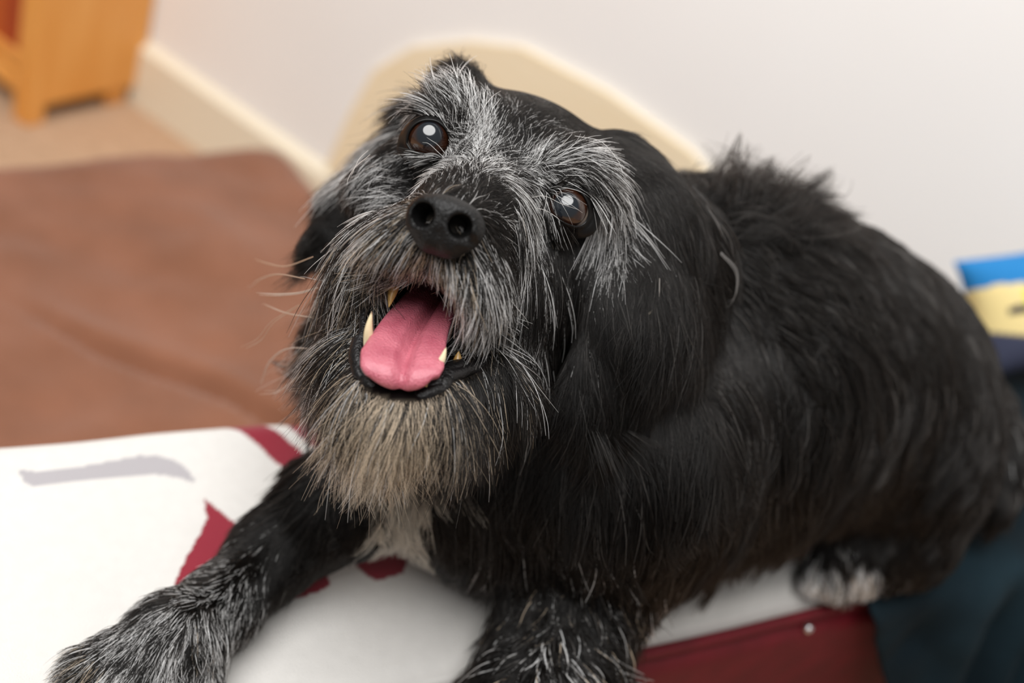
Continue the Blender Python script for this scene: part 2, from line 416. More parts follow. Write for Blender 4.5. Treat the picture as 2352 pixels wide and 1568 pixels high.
# hind quarters
ell(P(2040, 985, .70), (.066, .078, .065), .025)
chain([P(2080, 1080, .70), PZ(2060, 1210, .035), PZ(1960, 1270, .024)], [.045, .034, .024], .015)
for u, v in [(1868, 1328), (1915, 1345), (1960, 1340), (1998, 1322)]:
    chain([PZ(1930, 1270, .022), PZ(u, v, .010)], [.017, .0085], .006)
chain([P(2230, 960, .78), P(2290, 1060, .76), P(2270, 1150, .74)], [.03, .022, .016], .02)                              # tail curled round
chain([P(980, 700, .545), P(855, 780, .535)], [.034, .024], .02)                                                              # far side of the neck
# head
AXH = HR
ell(H(0, -5.2, -.4), np.array([4.8, 5.6, 3.9]) * .01, .02, AXH)
for s in (-1, 1):
    ball(H(s * 2.5, -1.35, 1.05), .0150, .012)
    ball(H(s * 3.5, -3.3, -2.8), .0235, .015)
    ball(H(s * 3.9, -5.2, 1.9), .0120, .012)
chain([H(0, -2.2, -1.3), H(0, 1.6, -2.0), H(-.1, 4.3, -2.5)], [.024, .0185, .0135], .012)
for s in (-1, 1): ell(H(s * 1.25, 3.2, -3.7), np.array([1.3, 2.1, 1.35]) * .01, .01, AXH)
chain([P(1105, 700, .475), P(1130, 640, .47)], [.022, .024], .015)
chain([P(880, 640, .475), P(900, 600, .46)], [.018, .020], .015)
# lower jaw: two branches meeting at the chin
chain([P(1180, 770, .485), P(1090, 865, .452), P(985, 930, .428), P(915, 938, .424)], [.018, .0125, .0105, .0105], .010)
chain([P(880, 720, .49), P(845, 830, .455), P(868, 915, .429), P(915, 938, .424)], [.016, .0115, .0105, .0105], .010)
chain([P(960, 900, .455), P(1000, 800, .50)], [.016, .022], .015)
# mouth hollow
chain([P(918, 838, .395), P(950, 765, .43), P(985, 695, .462)], [.0125, .0150, .0145], .004, '-')
chain([P(905, 700, .415), P(960, 690, .455)], [.0085, .013], .003, '-')
chain([P(985, 705, .405), P(990, 690, .455)], [.0090, .012], .003, '-')
# ears
er = np.array([.55, .2, .81]); er /= np.linalg.norm(er)
chain([P(1435, 395, .512), P(1500, 520, .498), P(1480, 700, .488), P(1400, 865, .484)], [.018, .025, .025, .020], .008, '+', er, 2.2)
chain([P(1490, 440, .518), P(1565, 560, .514), P(1550, 700, .506)], [.016, .022, .018], .008, '+', er, 2.0)
el = np.array([-.5, .3, .81]); el /= np.linalg.norm(el)
chain([P(975, 290, .530), P(915, 400, .535), P(828, 488, .528), P(752, 548, .522)], [.013, .017, .017, .011], .008, '+', el, 2.0)
# eye sockets
for c, i in EYES: ball(c + np.array([0, 0, .0018]), ER * 1.07, .003, '-')

def smin(a, b, k):
    h = np.clip(k - np.abs(a - b), 0, None) / k
    return np.minimum(a, b) - h * h * k * .25
def smax(a, b, k): return -smin(-a, -b, k)

class Field:
    def __init__(self, prims, h, pad=.03):
        lo = np.min([q[3] for q in prims if q[0] == '+'], axis=0) - pad; hi = np.max([q[4] for q in prims if q[0] == '+'], axis=0) + pad
        self.h = h; self.lo = lo; n = np.ceil((hi - lo) / h).astype(int) + 1; self.n = n
        g = [lo[i] + h * np.arange(n[i]) for i in range(3)]
        D = np.full(n, .05, np.float32)
        for op, k, fn, a, b in prims:
            m = k + .012
            i0 = np.clip(((a - m - lo) / h).astype(int), 0, n - 1); i1 = np.clip(((b + m - lo) / h).astype(int) + 2, 1, n)
            sl = tuple(slice(i0[d], i1[d]) for d in range(3))
            pts = np.stack(np.meshgrid(*[g[d][sl[d]] for d in range(3)], indexing='ij'), -1)
            v = fn(pts).astype(np.float32)
            D[sl] = smin(D[sl], v, k) if op == '+' else smax(D[sl], -v, k)
        self.D = D
    def sample(self, p):
        q = (p - self.lo) / self.h; q = np.clip(q, 0, self.n - 1.001); i = q.astype(int); f = q - i
        D = self.D; x, y, z = i[..., 0], i[..., 1], i[..., 2]; fx, fy, fz = f[..., 0], f[..., 1], f[..., 2]
        c = 0
        for a in (0, 1):
            for b in (0, 1):
                for d in (0, 1):
                    c = c + D[x + a, y + b, z + d] * (fx if a else 1 - fx) * (fy if b else 1 - fy) * (fz if d else 1 - fz)
        return c
    def grad(self, p):
        e = self.h; out = []
        for d in range(3):
            o = np.zeros(3); o[d] = e; out.append(self.sample(p + o) - self.sample(p - o))
        g = np.stack(out, -1); return g / (np.linalg.norm(g, axis=-1, keepdims=True) + 1e-12)
    def mesh(self, clip=None):
        D = self.D; ins = D < 0; nx, ny, nz = D.shape
        cor = [(a, b, c) for a in (0, 1) for b in (0, 1) for c in (0, 1)]
        cnt = sum(ins[a:nx - 1 + a, b:ny - 1 + b, c:nz - 1 + c].astype(np.int8) for a, b, c in cor)
        act = np.argwhere((cnt > 0) & (cnt < 8))
        idx = np.full((nx - 1, ny - 1, nz - 1), -1, np.int32); idx[tuple(act.T)] = np.arange(len(act))
        acc = np.zeros((len(act), 3)); num = np.zeros(len(act))
        for i, a in enumerate(cor):
            for b in cor[i + 1:]:
                if sum(abs(a[d] - b[d]) for d in range(3)) != 1: continue
                va = D[tuple((act + a).T)]; vb = D[tuple((act + b).T)]
                m = (va < 0) != (vb < 0); t = np.where(m, va / (va - vb + 1e-20), 0)
                acc += m[:, None] * (np.array(a) + t[:, None] * (np.array(b) - np.array(a))); num += m
        v = self.lo + self.h * (act + acc / num[:, None])
        F = []
        for d in range(3):
            e, f = [(1, 2), (2, 0), (0, 1)][d]
            s0 = [slice(None)] * 3; s1 = [slice(None)] * 3; s0[d] = slice(0, -1); s1[d] = slice(1, None)
            A, B = ins[tuple(s0)], ins[tuple(s1)]
            for flip in (False, True):
                c = np.argwhere((A & ~B) if not flip else (~A & B))
                c = c[(c[:, e] > 0) & (c[:, f] > 0) & (c[:, e] < D.shape[e] - 1) & (c[:, f] < D.shape[f] - 1)]
                q = []
                for oe, of in [(0, 0), (-1, 0), (-1, -1), (0, -1)]:
                    w = c.copy(); w[:, e] += oe; w[:, f] += of; q.append(idx[tuple(w.T)])
                q = np.stack(q, -1); F.append(q if not flip else q[:, ::-1])
        F = np.vstack(F); F = F[(F >= 0).all(1)]
        return v, F

body = Field(PR, .0022)
bv, bf = body.mesh()
for _ in range(2): bv = bv - .7 * body.sample(bv)[:, None] * body.grad(bv)
wb = W(bv)                                     # the dog's weight flattens it where it rests
sb_ = wb[:, :2] @ DB; qb_ = wb[:, :2] @ QB
rest = np.where(sb_ > .535, .4605, .4518); low_ = np.where((qb_ < q1 + .006) & (qb_ > q0 - .01), np.clip(rest - wb[:, 2], 0, .1), 0)
wb[:, 2] += low_; bv = (wb - CAM) @ RW
def pix(p):
    p = np.asarray(p); return 1176 + FPX * p[..., 0] / -p[..., 2], 784 - FPX * p[..., 1] / -p[..., 2], -p[..., 2]

# ---- the dog's small parts
m_eye = attr_color(material('eye', rough=.12, **{'Coat Weight': 1.0, 'Coat Roughness': .02, 'Specular IOR Level': .5}), 'ecol')
m_lid = material('eyelid_skin', (.003, .0027, .0027, 1), .4, **{'Specular IOR Level': .3})
m_nose = material('nose_leather', (.004, .0038, .0038, 1), .45, **{'Specular IOR Level': .28})
nt = m_nose.node_tree; tc = nt.nodes.new('ShaderNodeTexCoord'); vo = nt.nodes.new('ShaderNodeTexVoronoi'); vo.inputs['Scale'].default_value = 1100
bp = nt.nodes.new('ShaderNodeBump'); bp.inputs['Strength'].default_value = .45; bp.inputs['Distance'].default_value = .0006
nt.links.new(tc.outputs['Object'], vo.inputs['Vector']); nt.links.new(vo.outputs['Distance'], bp.inputs['Height']); nt.links.new(bp.outputs[0], nt.nodes['Principled BSDF'].inputs['Normal'])
m_tongue = noise_color(material('tongue', rough=.32, **{'Subsurface Weight': .08, 'Subsurface Scale': .004, 'Coat Weight': .35, 'Coat Roughness': .2}), S(172, 84, 100), S(194, 108, 122), 120, 4, .5, 1200)
m_tongue.node_tree.nodes['Principled BSDF'].inputs['Subsurface Radius'].default_value = (1, .35, .3)
m_tooth = noise_color(material('tooth', rough=.25, **{'Coat Weight': .4}), S(226, 206, 160), S(238, 226, 196), 140, 3)
m_tooth2 = noise_color(material('tooth_stained', rough=.3, **{'Coat Weight': .3}), S(150, 108, 50), S(206, 170, 104), 160, 3)
m_lip = noise_color(material('lip', rough=.34, **{'Specular IOR Level': .35}), (.0035, .003, .0032, 1), (.008, .007, .0075, 1), 300, 3, .3, 900)

EYE_AL, EYE_C = {}, {}
# eyes: ball with pupil, iris and a rim of white; gaze towards the camera, a little up
for (c, i) in EYES:
    n1, n2 = 48, 40
    gaze = np.array([.10, .10, 1.0]) if i == 0 else np.array([-.06, .06, 1.0]); gaze /= np.linalg.norm(gaze)
    gx = np.cross([0, 1.0, 0], gaze); gx /= np.linalg.norm(gx); gy = np.cross(gaze, gx)
    th = np.linspace(0, math.pi, n2) ** 1.0; ph = np.linspace(0, 2 * math.pi, n1, endpoint=False)
    T, PHI = np.meshgrid(th, ph, indexing='ij')
    bulge = 1 + .055 * np.exp(-(T / .62) ** 4)
    loc = np.stack([np.sin(T) * np.cos(PHI), np.sin(T) * np.sin(PHI), np.cos(T)], -1) * (ER * bulge)[..., None]
    ev = c + loc[..., :1] * gx + loc[..., 1:2] * gy + loc[..., 2:] * gaze
    a = T.ravel(); ang = PHI.ravel()
    ir = np.array([.026, .009, .0045]) * (1 + .5 * vnoise(np.stack([ang * 3, a * 4], -1), .35, 3))[:, None]
    ec = np.tile(np.array([.30, .24, .20]), (len(a), 1))
    ec[a < 1.12] = (.02, .012, .01); m = a < 1.04; ec[m] = ir[m]
    pup = np.clip((a - .50) / .12, 0, 1)[:, None]; ec = np.where(a[:, None] < .62, pup * ec + (1 - pup) * np.array([.006, .009, .013]), ec)
    eye = mesh_obj('eye', W(ev.reshape(-1, 3)), grid_faces(n2, n1, wrap_m=True)[:, ::-1], m_eye, dog)
    eye['label'] = 'dark brown glossy eye'
    point_attr(eye, 'ecol', ec)
    # lids: an almond-shaped rim lofted over the ball
    if i == 0: al = [(-47, 14), (-42, -8), (-27, -27), (-4, -36), (22, -33), (41, -16), (49, 6), (48, 28), (36, 40), (12, 42), (-14, 38), (-36, 30)]
    else: al = [(-46, -6), (-38, -26), (-18, -42), (6, -46), (30, -34), (45, -12), (50, 12), (42, 34), (24, 44), (2, 40), (-20, 28), (-38, 12)]
    al = catmull(al + [al[0]], 61)[:-1] * np.array([1.0, .97])
    EYE_AL[i] = al + np.array(pix(c)[:2])[None]
    EYE_C[i] = np.array(pix(c)[:2])
    rings = []
    for sc, rz, push in [(.97, 1.0, 0), (1.0, 1.04, .0002), (1.05, 1.065, .0003), (1.12, 1.075, .0), (1.24, 1.09, -.0004), (1.40, 1.10, -.0006), (1.58, 1.11, -.003)]:
        o2 = al * sc * c[2] / -FPX; R_ = ER * 1.05 * rz
        z = np.sqrt(np.clip(R_ ** 2 - (o2 ** 2).sum(1), (.30 * R_) ** 2, None))
        rings.append(c + np.stack([o2[:, 0], -o2[:, 1], z + push], -1))
    lv = np.vstack(rings)
    mesh_obj('eyelid', W(lv), grid_faces(len(rings), 60, wrap_m=True), m_lid, dog)

# nose: fine field of its own
body_PR = PR; PR = []
nx = np.array([.955, -.296, 0]); ny = np.array([.296, .955, 0]); nz = np.array([0, 0, 1.0])
def NP(x, y, z): return P(1022, 515, .405) + .001 * (x * nx + y * ny + z * nz)   # millimetres in the nose's own frame
NA = np.array([nx, ny, nz])
ell(NP(0, 1.5, -1), np.array([13.8, 8.4, 9.5]) * .001, .004, NA)
ell(NP(0, -4.5, -1.5), np.array([9.5, 7.0, 8.0]) * .001, .005, NA)
for s in (-1, 1):
    ell(NP(s * 8.3, -.3, .2), np.array([5.6, 6.6, 6.6]) * .001, .003, NA)
    ell(NP(s * 4.2, -6.8, .5), np.array([3.6, 4.0, 5.0]) * .001, .003, NA)
ell(NP(0, 5.4, 2.8), np.array([10.0, 3.4, 4.6]) * .001, .004, NA)
for s in (-1, 1):
    chain([NP(s * 7.4 - 1.3, .2, 10), NP(s * 6.4 - 1.0, .6, 4), NP(s * 5 - .6, 1.2, -3)], [.0040, .0038, .0030], .002, '-')
    chain([NP(s * 7.8 - 1.2, -1.2, 8.5), NP(s * 11.2 - .8, -3.6, 6.5), NP(s * 14 - .4, -4.4, 3)], [.0026, .0017, .0010], .002, '-')
chain([NP(-1, 1, 10.2), NP(-.6, -5, 8.8), NP(0, -11, 6.5)], [.0011, .0015, .0014], .002, '-')
nf = Field(PR, .00045, .004)
nv, nfc = nf.mesh()
nv = nv - .7 * nf.sample(nv)[:, None] * nf.grad(nv)
nose = mesh_obj('nose', W(nv), nfc, m_nose, dog); nose['label'] = 'broad black leathery nose'
PR = body_PR

# tongue
cl = catmull(np.array([P(1012, 672, .470), P(985, 712, .452), P(957, 755, .436), P(938, 795, .423), P(925, 830, .414), P(918, 855, .4095), P(916, 872, .4085), P(915, 882, .4105)]), 60)
wd = np.interp(np.linspace(0, 1, 60), [0, .2, .42, .6, .74, .86, .94, 1], [.0105, .0118, .0138, .0154, .0142, .0104, .0066, .001])
tg = np.gradient(cl, axis=0); tg /= np.linalg.norm(tg, axis=1)[:, None]
acr = np.array([.985, -.16, -.06]); tv = []
na_ = 64
for k in range(60):
    a_ = acr - tg[k] * (acr @ tg[k]); a_ /= np.linalg.norm(a_); nn = np.cross(tg[k], a_); nn = nn if nn[2] > 0 else -nn
    ang = np.linspace(0, 2 * math.pi, na_, endpoint=False); cx, sy = np.cos(ang), np.sin(ang)
    x_ = np.sign(cx) * np.abs(cx) ** .8 * wd[k]; thick = .0034 * min(1, wd[k] / .006)
    y_ = np.sign(sy) * np.abs(sy) ** .8 * thick
    up_ = sy > -.2
    gv_ = 0.0062 * np.exp(-((x_ - .0010) / .0017) ** 2) * np.interp(k, [0, 30, 48, 57], [1, 1, .6, .1]) * up_
    cup = .0026 * (x_ / (wd[k] + 1e-6)) ** 2 * np.interp(k, [0, 40, 56], [1, .8, 0])
    y_ = y_ - gv_ + cup
    tv.append(cl[k] + x_[:, None] * a_ + y_[:, None] * nn)
tv = np.vstack(tv); tf = [list(q) for q in grid_faces(60, na_, wrap_m=True)] + [list(range(na_)), list(range(59 * na_, 60 * na_))[::-1]]
tng = mesh_obj('tongue', W(tv), tf, m_tongue, dog); tng['label'] = 'wet pink tongue with a groove down the middle'

# teeth
def tooth(p0, p1, r, mat, bend=(0, 0, 0)):
    mid = (p0 + p1) / 2 + np.array(bend)
    path = catmull([p0, mid, p1], 12); rad = r * np.array([1, 1.02, 1.0, .96, .9, .82, .73, .62, .5, .37, .22, .05])
    v_, f_ = tube(path, rad, 12); mesh_obj('tooth', W(v_), f_, mat, dog)
tooth(P(848, 800, .424), P(854, 715, .416), .0021, m_tooth, (-.0006, 0, .0008))
tooth(P(1000, 850, .416), P(1025, 797, .412), .0018, m_tooth, (.0004, -.0004, .0006))
tooth(P(908, 640, .438), P(893, 706, .434), .0024, m_tooth2)
tooth(P(838, 845, .420), P(834, 808, .418), .0012, m_tooth2)
tooth(P(855, 862, .416), P(850, 832, .414), .0012, m_tooth2)
tooth(P(876, 880, .414), P(873, 856, .4125), .0011, m_tooth2)
tooth(P(975, 885, .413), P(982, 860, .4115), .0011, m_tooth2)
tooth(P(1050, 838, .434), P(1054, 806, .433), .0020, m_tooth2)
tooth(P(1088, 826, .444), P(1090, 790, .443), .0022, m_tooth2)

# lower lip: dark rim round the jaw
lp = [(852, 668, .447), (838, 735, .437), (826, 795, .429), (819, 835, .4235), (832, 868, .4195), (858, 893, .4165), (897, 908, .4145), (940, 912, .4140), (985, 908, .4155), (1013, 892, .419), (1028, 868, .424), (1062, 856, .430), (1101, 843, .438), (1142, 816, .449), (1165, 785, .460)]
lpc = catmull(np.array([P(u, v - 2, t + .0018) for u, v, t in lp]), 90)
lpc = lpc + .0006 * np.stack([vnoise(np.linspace(0, 30, 90)[:, None], 1.0, 30 + k) for k in range(3)], -1)
lr = np.interp(np.linspace(0, 1, 90), [0, .2, .35, .5, .62, .72, 1], [.0015, .0020, .0025, .0027, .0032, .0030, .0026]) * (1 + .12 * vnoise(np.linspace(0, 30, 90)[:, None], 1.2, 4))
v_, f_ = tube(lpc, lr, 14); mesh_obj('lip', W(v_), f_, m_lip, dog)
gum = catmull(np.array([P(u, v - 14, t + .004) for u, v, t in lp[2:12]]), 60)
gum[:, :] = gum * .985 + .015 * np.array(P(930, 840, .43))
v_, f_ = tube(gum, .0034, 12); mesh_obj('gum', W(v_), f_, m_lip, dog)

# ---- body skin, tinted by the coat that grows on it
# groom guides: u, v, du, dv, length cm, lift deg, grey share, tan share, curl
G = [
 (1060,385,.05,-1,1.6,18,.88,0,.1),(1090,300,.1,-1,2.0,15,.80,0,.1),(1060,230,-.1,-1,2.2,20,.62,0,.1),(1000,250,-.45,-.9,2.4,20,.65,0,.1),(960,265,-.85,-.5,2.8,22,.75,0,.1),
 (900,275,-1,.05,3.0,20,.75,0,.1),(865,320,-.75,.65,2.3,20,.7,0,.1),(850,360,-.6,.8,1.7,20,.4,0,.2),(940,240,-.9,-.35,2.3,15,.35,0,.1),(1000,185,-.2,-1,1.5,15,.06,0,.1),
 (1050,170,0,-1,2.3,52,.02,0,.2),(890,230,-.8,.3,1.2,10,.02,0,.1),(1150,250,.2,-1,1.2,8,.22,0,.1),(1200,220,.3,-.9,.9,6,.05,0,.05),(1280,260,.6,-.7,.9,6,.04,0,.05),
 (1180,330,.35,-.9,1.2,8,.14,0,.05),(1250,315,.8,-.6,1.2,8,.08,0,.05),(1350,290,.9,-.2,1.1,8,.04,0,.05),(1420,350,.8,.5,1.2,8,.03,0,.05),(1130,200,0,-1,1.0,8,.08,0,.05),
 (1150,375,.4,-.8,1.8,14,.5,0,.1),(1200,390,.7,-.6,2.2,16,.65,0,.1),(1260,370,.95,-.35,2.6,18,.75,0,.1),(1320,355,1,-.05,2.8,20,.72,0,.1),(1370,385,.9,.35,3.0,20,.75,0,.1),
 (1390,430,.65,.75,3.2,22,.8,0,.1),(1400,480,.35,.95,3.0,20,.75,0,.1),(1385,530,.1,1,2.4,16,.45,0,.1),(1445,420,.6,.8,1.8,10,.08,0,.1),(1455,500,.2,1,1.8,8,.03,0,.1),
 (1300,405,.8,.1,1.0,8,.15,0,.05),(1362,450,.6,.8,1.4,8,.3,0,.05),(1355,550,.0,1,1.2,6,.1,0,.05),(1300,560,-.1,1,1.0,6,.05,0,.05),(1250,525,0,1,1.2,8,.3,0,.05),
 (1235,425,.4,.6,1.5,14,.65,0,.1),(1210,470,.3,.95,2.2,14,.65,0,.1),(1215,530,.25,1,2.6,14,.6,0,.1),(1180,425,.5,.3,1.2,10,.6,0,.1),(1150,445,.9,-.1,1.0,8,.08,0,.05),
 (1070,405,.1,-1,1.0,14,.2,0,.05),(1020,400,-.2,-1,1.0,12,.12,0,.05),(1120,425,.5,-.7,1.0,14,.18,0,.05),(965,400,-.7,-.7,1.1,12,.25,0,.05),(1080,430,.3,-.9,.9,16,.15,0,.05),
 (1130,470,.95,-.3,1.1,13,.16,0,.05),(1150,530,1,.25,1.5,13,.2,0,.05),(980,425,-.4,-.9,.8,12,.05,0,.05),(940,440,-.9,-.3,1.1,12,.3,0,.05),
 (930,375,-.9,.2,1.3,12,.35,0,.1),(880,385,-.9,.35,1.8,18,.6,0,.2),(1020,378,-.4,-.4,1.2,12,.9,0,.1),(1045,340,0,-1,1.2,12,.82,0,.1),(1040,285,-.4,-.9,1.5,14,.6,0,.1),
 (960,280,-.8,-.3,1,8,.15,0,.05),(915,310,-.7,.3,1,8,.1,0,.05),
 (860,430,-.8,.6,.9,13,.5,0,.2),(900,450,-.95,.1,1.8,16,.62,0,.1),(845,500,-.6,.8,1.0,12,.4,0,.2),(880,500,-.9,.35,2.0,16,.42,.1,.1),(910,540,-.9,.4,1.8,16,.35,.25,.1),
 (800,570,-.6,.8,1.3,16,.42,.1,.3),(860,580,-.8,.6,1.9,18,.4,.25,.2),(920,590,-.6,.8,1.0,16,.3,.4,.1),(960,615,-.15,1,.8,18,.25,.45,.1),(820,630,-.5,.85,3.0,24,.4,.15,.5),
 (770,640,-.7,.7,1.9,20,.4,.1,.6),(800,700,-.4,.9,2.5,25,.45,.1,.6),
 (1000,608,0,1,.75,18,.45,.25,.1),(1040,605,.15,1,.9,18,.6,.15,.1),(1080,600,.35,.95,2.0,18,.7,.05,.1),(1120,580,.6,.8,2.0,14,.4,0,.1),(1010,650,0,1,.6,20,.35,.35,.1),
 (1060,660,.15,1,1.7,18,.6,.15,.1),(1110,650,.3,.95,2.6,16,.6,.05,.1),(1160,600,.5,.85,2.4,14,.4,0,.1),(1170,680,.3,1,2.6,16,.42,0,.1),(1120,730,.2,1,2.2,16,.42,.08,.2),
 (1200,760,.2,1,2.8,14,.36,.05,.2),(1240,600,.2,1,2.6,14,.36,0,.1),(1290,620,.2,1,2.6,14,.22,0,.1),(1335,640,.15,1,2.4,12,.08,0,.1),(1250,700,.2,1,2.8,14,.32,0,.1),
 (1300,740,.15,1,2.6,12,.10,0,.1),(1220,820,.15,1,2.8,12,.18,.04,.2),(1350,720,.1,1,2.2,10,.05,0,.1),(1290,850,.1,1,2.4,12,.03,0,.1),
 (850,920,-.3,.95,2.5,14,.2,.7,.35),(890,935,-.1,1,2.6,13,.25,.74,.3),(930,940,0,1,2.2,12,.3,.7,.2),(980,935,.05,1,2.0,12,.25,.66,.2),(1020,920,.1,1,2.1,12,.16,.32,.2),
 (1060,890,.3,.95,2.8,14,.14,.14,.2),(1110,870,.3,.95,2.8,14,.10,.08,.2),(1150,840,.3,.95,2.6,12,.12,.03,.2),
 (830,780,-.8,.5,1.5,15,.35,.15,.4),(815,840,-.6,.8,2.0,16,.3,.2,.4),(820,890,-.3,.95,2.1,16,.25,.25,.4),(800,740,-.7,.6,1.8,18,.3,.1,.5),
 (1000,1020,0,1,1.5,15,.1,.1,.2),(1100,1050,.1,1,3.0,14,.01,0,.2),(900,1060,-.2,1,2.8,16,.03,0,.2),(760,1230,-.6,.8,.8,10,.02,0,.1),(850,1200,-.3,.9,1.1,10,.03,0,.1),(920,1230,-.1,1,1.2,10,.02,0,.1),(740,770,-.9,.3,2.0,28,.26,.08,.6),(735,840,-.9,.45,2.2,28,.42,.06,.6),(730,900,-.8,.6,2.0,24,.2,.06,.5),(720,980,-.6,.8,2.0,20,.06,.03,.3),(750,700,-.9,.1,1.8,24,.2,.08,.6),(2280,1080,-.3,.9,1.5,14,0,0,.2),(2300,1000,-.1,1,1.5,14,0,0,.2),(950,1100,-.05,1,1.9,12,.02,0,.1),(1200,950,.1,1,3.2,12,.01,0,.2),
 (1480,380,.3,.95,1.2,8,0,0,.1),(1540,450,.4,.9,1.6,10,0,0,.1),(1600,540,.3,.95,2,12,0,0,.1),(1500,600,0,1,2.2,8,.02,0,.1),(1430,700,-.1,1,2.2,8,.02,0,.1),
 (1400,850,-.1,1,2.8,10,.03,0,.2),(1500,750,.1,1,3,10,.04,0,.2),(1600,640,.1,1,3.2,15,.02,0,.3),(1440,600,-.05,1,1.8,8,0,0,.1),
 (835,435,-.6,.8,.6,6,0,0,.1),(760,530,-.6,.8,1.0,8,.0,0,.2),(730,560,-.6,.8,1.3,14,.03,.0,.3),(720,600,-.8,.5,1.5,18,.1,.05,.5),
 (1650,450,.3,-.7,2.8,48,0,0,.16),(1750,480,.6,-.6,3.0,48,0,0,.16),(1650,600,.7,.4,2.6,16,0,0,.2),(1800,600,.8,.4,2.6,16,0,0,.2),(1950,620,.8,.5,2.3,14,0,0,.2),
 (2100,720,.7,.7,2.2,14,0,0,.2),(2200,850,.3,1,2.2,14,0,0,.2),(1700,850,.4,.9,3,12,0,0,.2),(1900,900,.5,.85,3,12,0,0,.2),(1550,950,.2,1,3.2,12,0,0,.2),
 (1650,1150,.2,1,3.2,12,0,0,.2),(1450,1100,.1,1,3.4,14,.01,0,.2),(1300,1050,.05,1,3.4,14,.01,0,.2),(1850,1150,.3,.9,3,12,0,0,.2),(2050,1050,.1,1,2.6,12,0,0,.2),
 (2200,1100,-.2,1,2.4,12,0,0,.2),(2050,1200,-.3,.9,1.8,12,0,0,.2),(1880,1330,-.1,1,1.1,22,.8,.15,.1),(1960,1335,.1,1,1.1,22,.8,.15,.1),(1920,1280,0,1,1.0,15,.15,0,.1),(2000,1250,-.1,1,1.2,14,.02,0,.1),(2060,1290,-.1,1,1.2,14,.0,0,.1),(2120,1230,-.1,1,1.5,14,.0,0,.1),(2010,1285,0,1,1.2,14,.1,0,.1),(1840,1280,0,1,1.2,14,.1,0,.1),
 (800,1100,-.5,.85,1.7,20,.03,0,.3),(700,1150,-.7,.7,2.2,22,.05,0,.3),(620,1230,-.7,.7,1.1,16,.12,0,.1),(540,1300,-.7,.7,.9,14,.25,0,.1),(460,1365,-.65,.75,.9,14,.3,0,.1),
 (400,1420,-.6,.8,.9,18,.35,0,.1),(300,1480,-.6,.8,1.3,20,.5,0,.1),(200,1520,-.7,.7,1.5,25,.5,.15,.1),(400,1500,-.2,1,1.3,18,.55,0,.1),(470,1450,0,1,1.4,18,.45,.05,.1),(700,1260,-.6,.8,1.1,12,.03,0,.2),
 (1350,1250,.2,1,3,20,.12,.03,.2),(1280,1380,-.2,1,2.3,26,.13,.04,.2),(1380,1400,.5,.85,2.8,30,.16,.04,.2),(1300,1500,.1,1,2.4,30,.19,.05,.2),(1200,1480,-.5,.85,2.0,30,.15,.04,.2),(1350,1500,.6,.8,2.8,30,.19,.05,.2),
]
G += [(975,376,-.6,.7,.4,6,.35,0,.05),(1012,372,-.4,.7,.4,6,.6,0,.05),(940,352,-.8,.4,.4,6,.15,0,.05),(935,310,-.7,-.2,.6,8,.08,0,.05),(985,272,-.6,-.7,.8,8,.25,0,.05),(1285,540,0,1,.5,8,.1,0,.05),(1330,540,.1,1,.6,8,.08,0,.05),(1362,500,.3,.95,.8,8,.25,0,.05),(1246,485,-.1,1,.6,8,.3,0,.05),(1290,425,.6,-.1,.7,8,.12,0,.05),(1340,432,.8,.4,.8,8,.12,0,.05)]
G = np.array(G, float)
pu_, pv_, pt_ = pix(bv)
gpos = []
for u, v in G[:, :2]:
    d2 = (pu_ - u) ** 2 + (pv_ - v) ** 2
    m = d2 < 18 ** 2
    if not m.any(): m = d2 <= np.partition(d2, 12)[12]
    idx_ = np.where(m)[0]; gpos.append(bv[idx_[np.argmin(pt_[idx_])]])
gpos = np.array(gpos)
gdir = np.stack([G[:, 2], -G[:, 3], np.zeros(len(G))], -1); gdir /= np.linalg.norm(gdir, axis=1)[:, None]
gval = np.concatenate([gdir, G[:, 4:9]], 1)
gval[:, 3] *= .01; gval[:, 4] = np.radians(gval[:, 4])
def groom(p):
    out = np.zeros((len(p), 8))
    for i in range(0, len(p), 20000):
        q = p[i:i + 20000]
        d2 = ((q[:, None] - gpos[None]) ** 2).sum(-1)
        w = 1 / (d2 + 3.0e-5) ** 2.1
        out[i:i + 20000] = (w @ gval) / w.sum(1)[:, None]
    return out

STRIPE = [(905, 1030), (1050, 1020), (1000, 1110), (955, 1190), (975, 1250), (1010, 1340), (950, 1340), (890, 1270), (850, 1225), (885, 1150)]
MOUTH = [(848, 645), (900, 640), (960, 645), (1040, 668), (1065, 700), (1105, 790), (1150, 806), (1140, 826), (1101, 854), (1030, 880), (1008, 905), (960, 920), (900, 918), (850, 900), (822, 866), (810, 835), (826, 735)]
def stripe_mask(p):
    u, v, t = pix(p); return in_poly(np.stack([u, v], -1), STRIPE) & (t > .47) & (t < .60)
C_BLACK = np.array([.0030, .0023, .0019]); C_GREY = np.array([.90, .885, .87]); C_TAN = np.array([.66, .52, .37]); C_CREAM = np.array([.74, .67, .56])

gv = groom(bv)
skin = C_BLACK * 1.0 + np.clip(gv[:, 7:8] * 0, 0, 1) * 0
skin = skin + gv[:, 5:6] * .04 * C_GREY + gv[:, 6:7] * .15 * C_TAN
skin[stripe_mask(bv)] = C_CREAM * .7
u_, v_p, t_p = pix(bv)
inm = in_poly(np.stack([u_, v_p], -1), MOUTH) & (t_p < .52)
skin[inm] = (.006, .004, .004)
m_skin = attr_color(material('skin', rough=.8, **{'Specular IOR Level': .04}), 'coat')
bo = mesh_obj('body', W(bv), bf, m_skin, dog)
point_attr(bo, 'coat', skin)

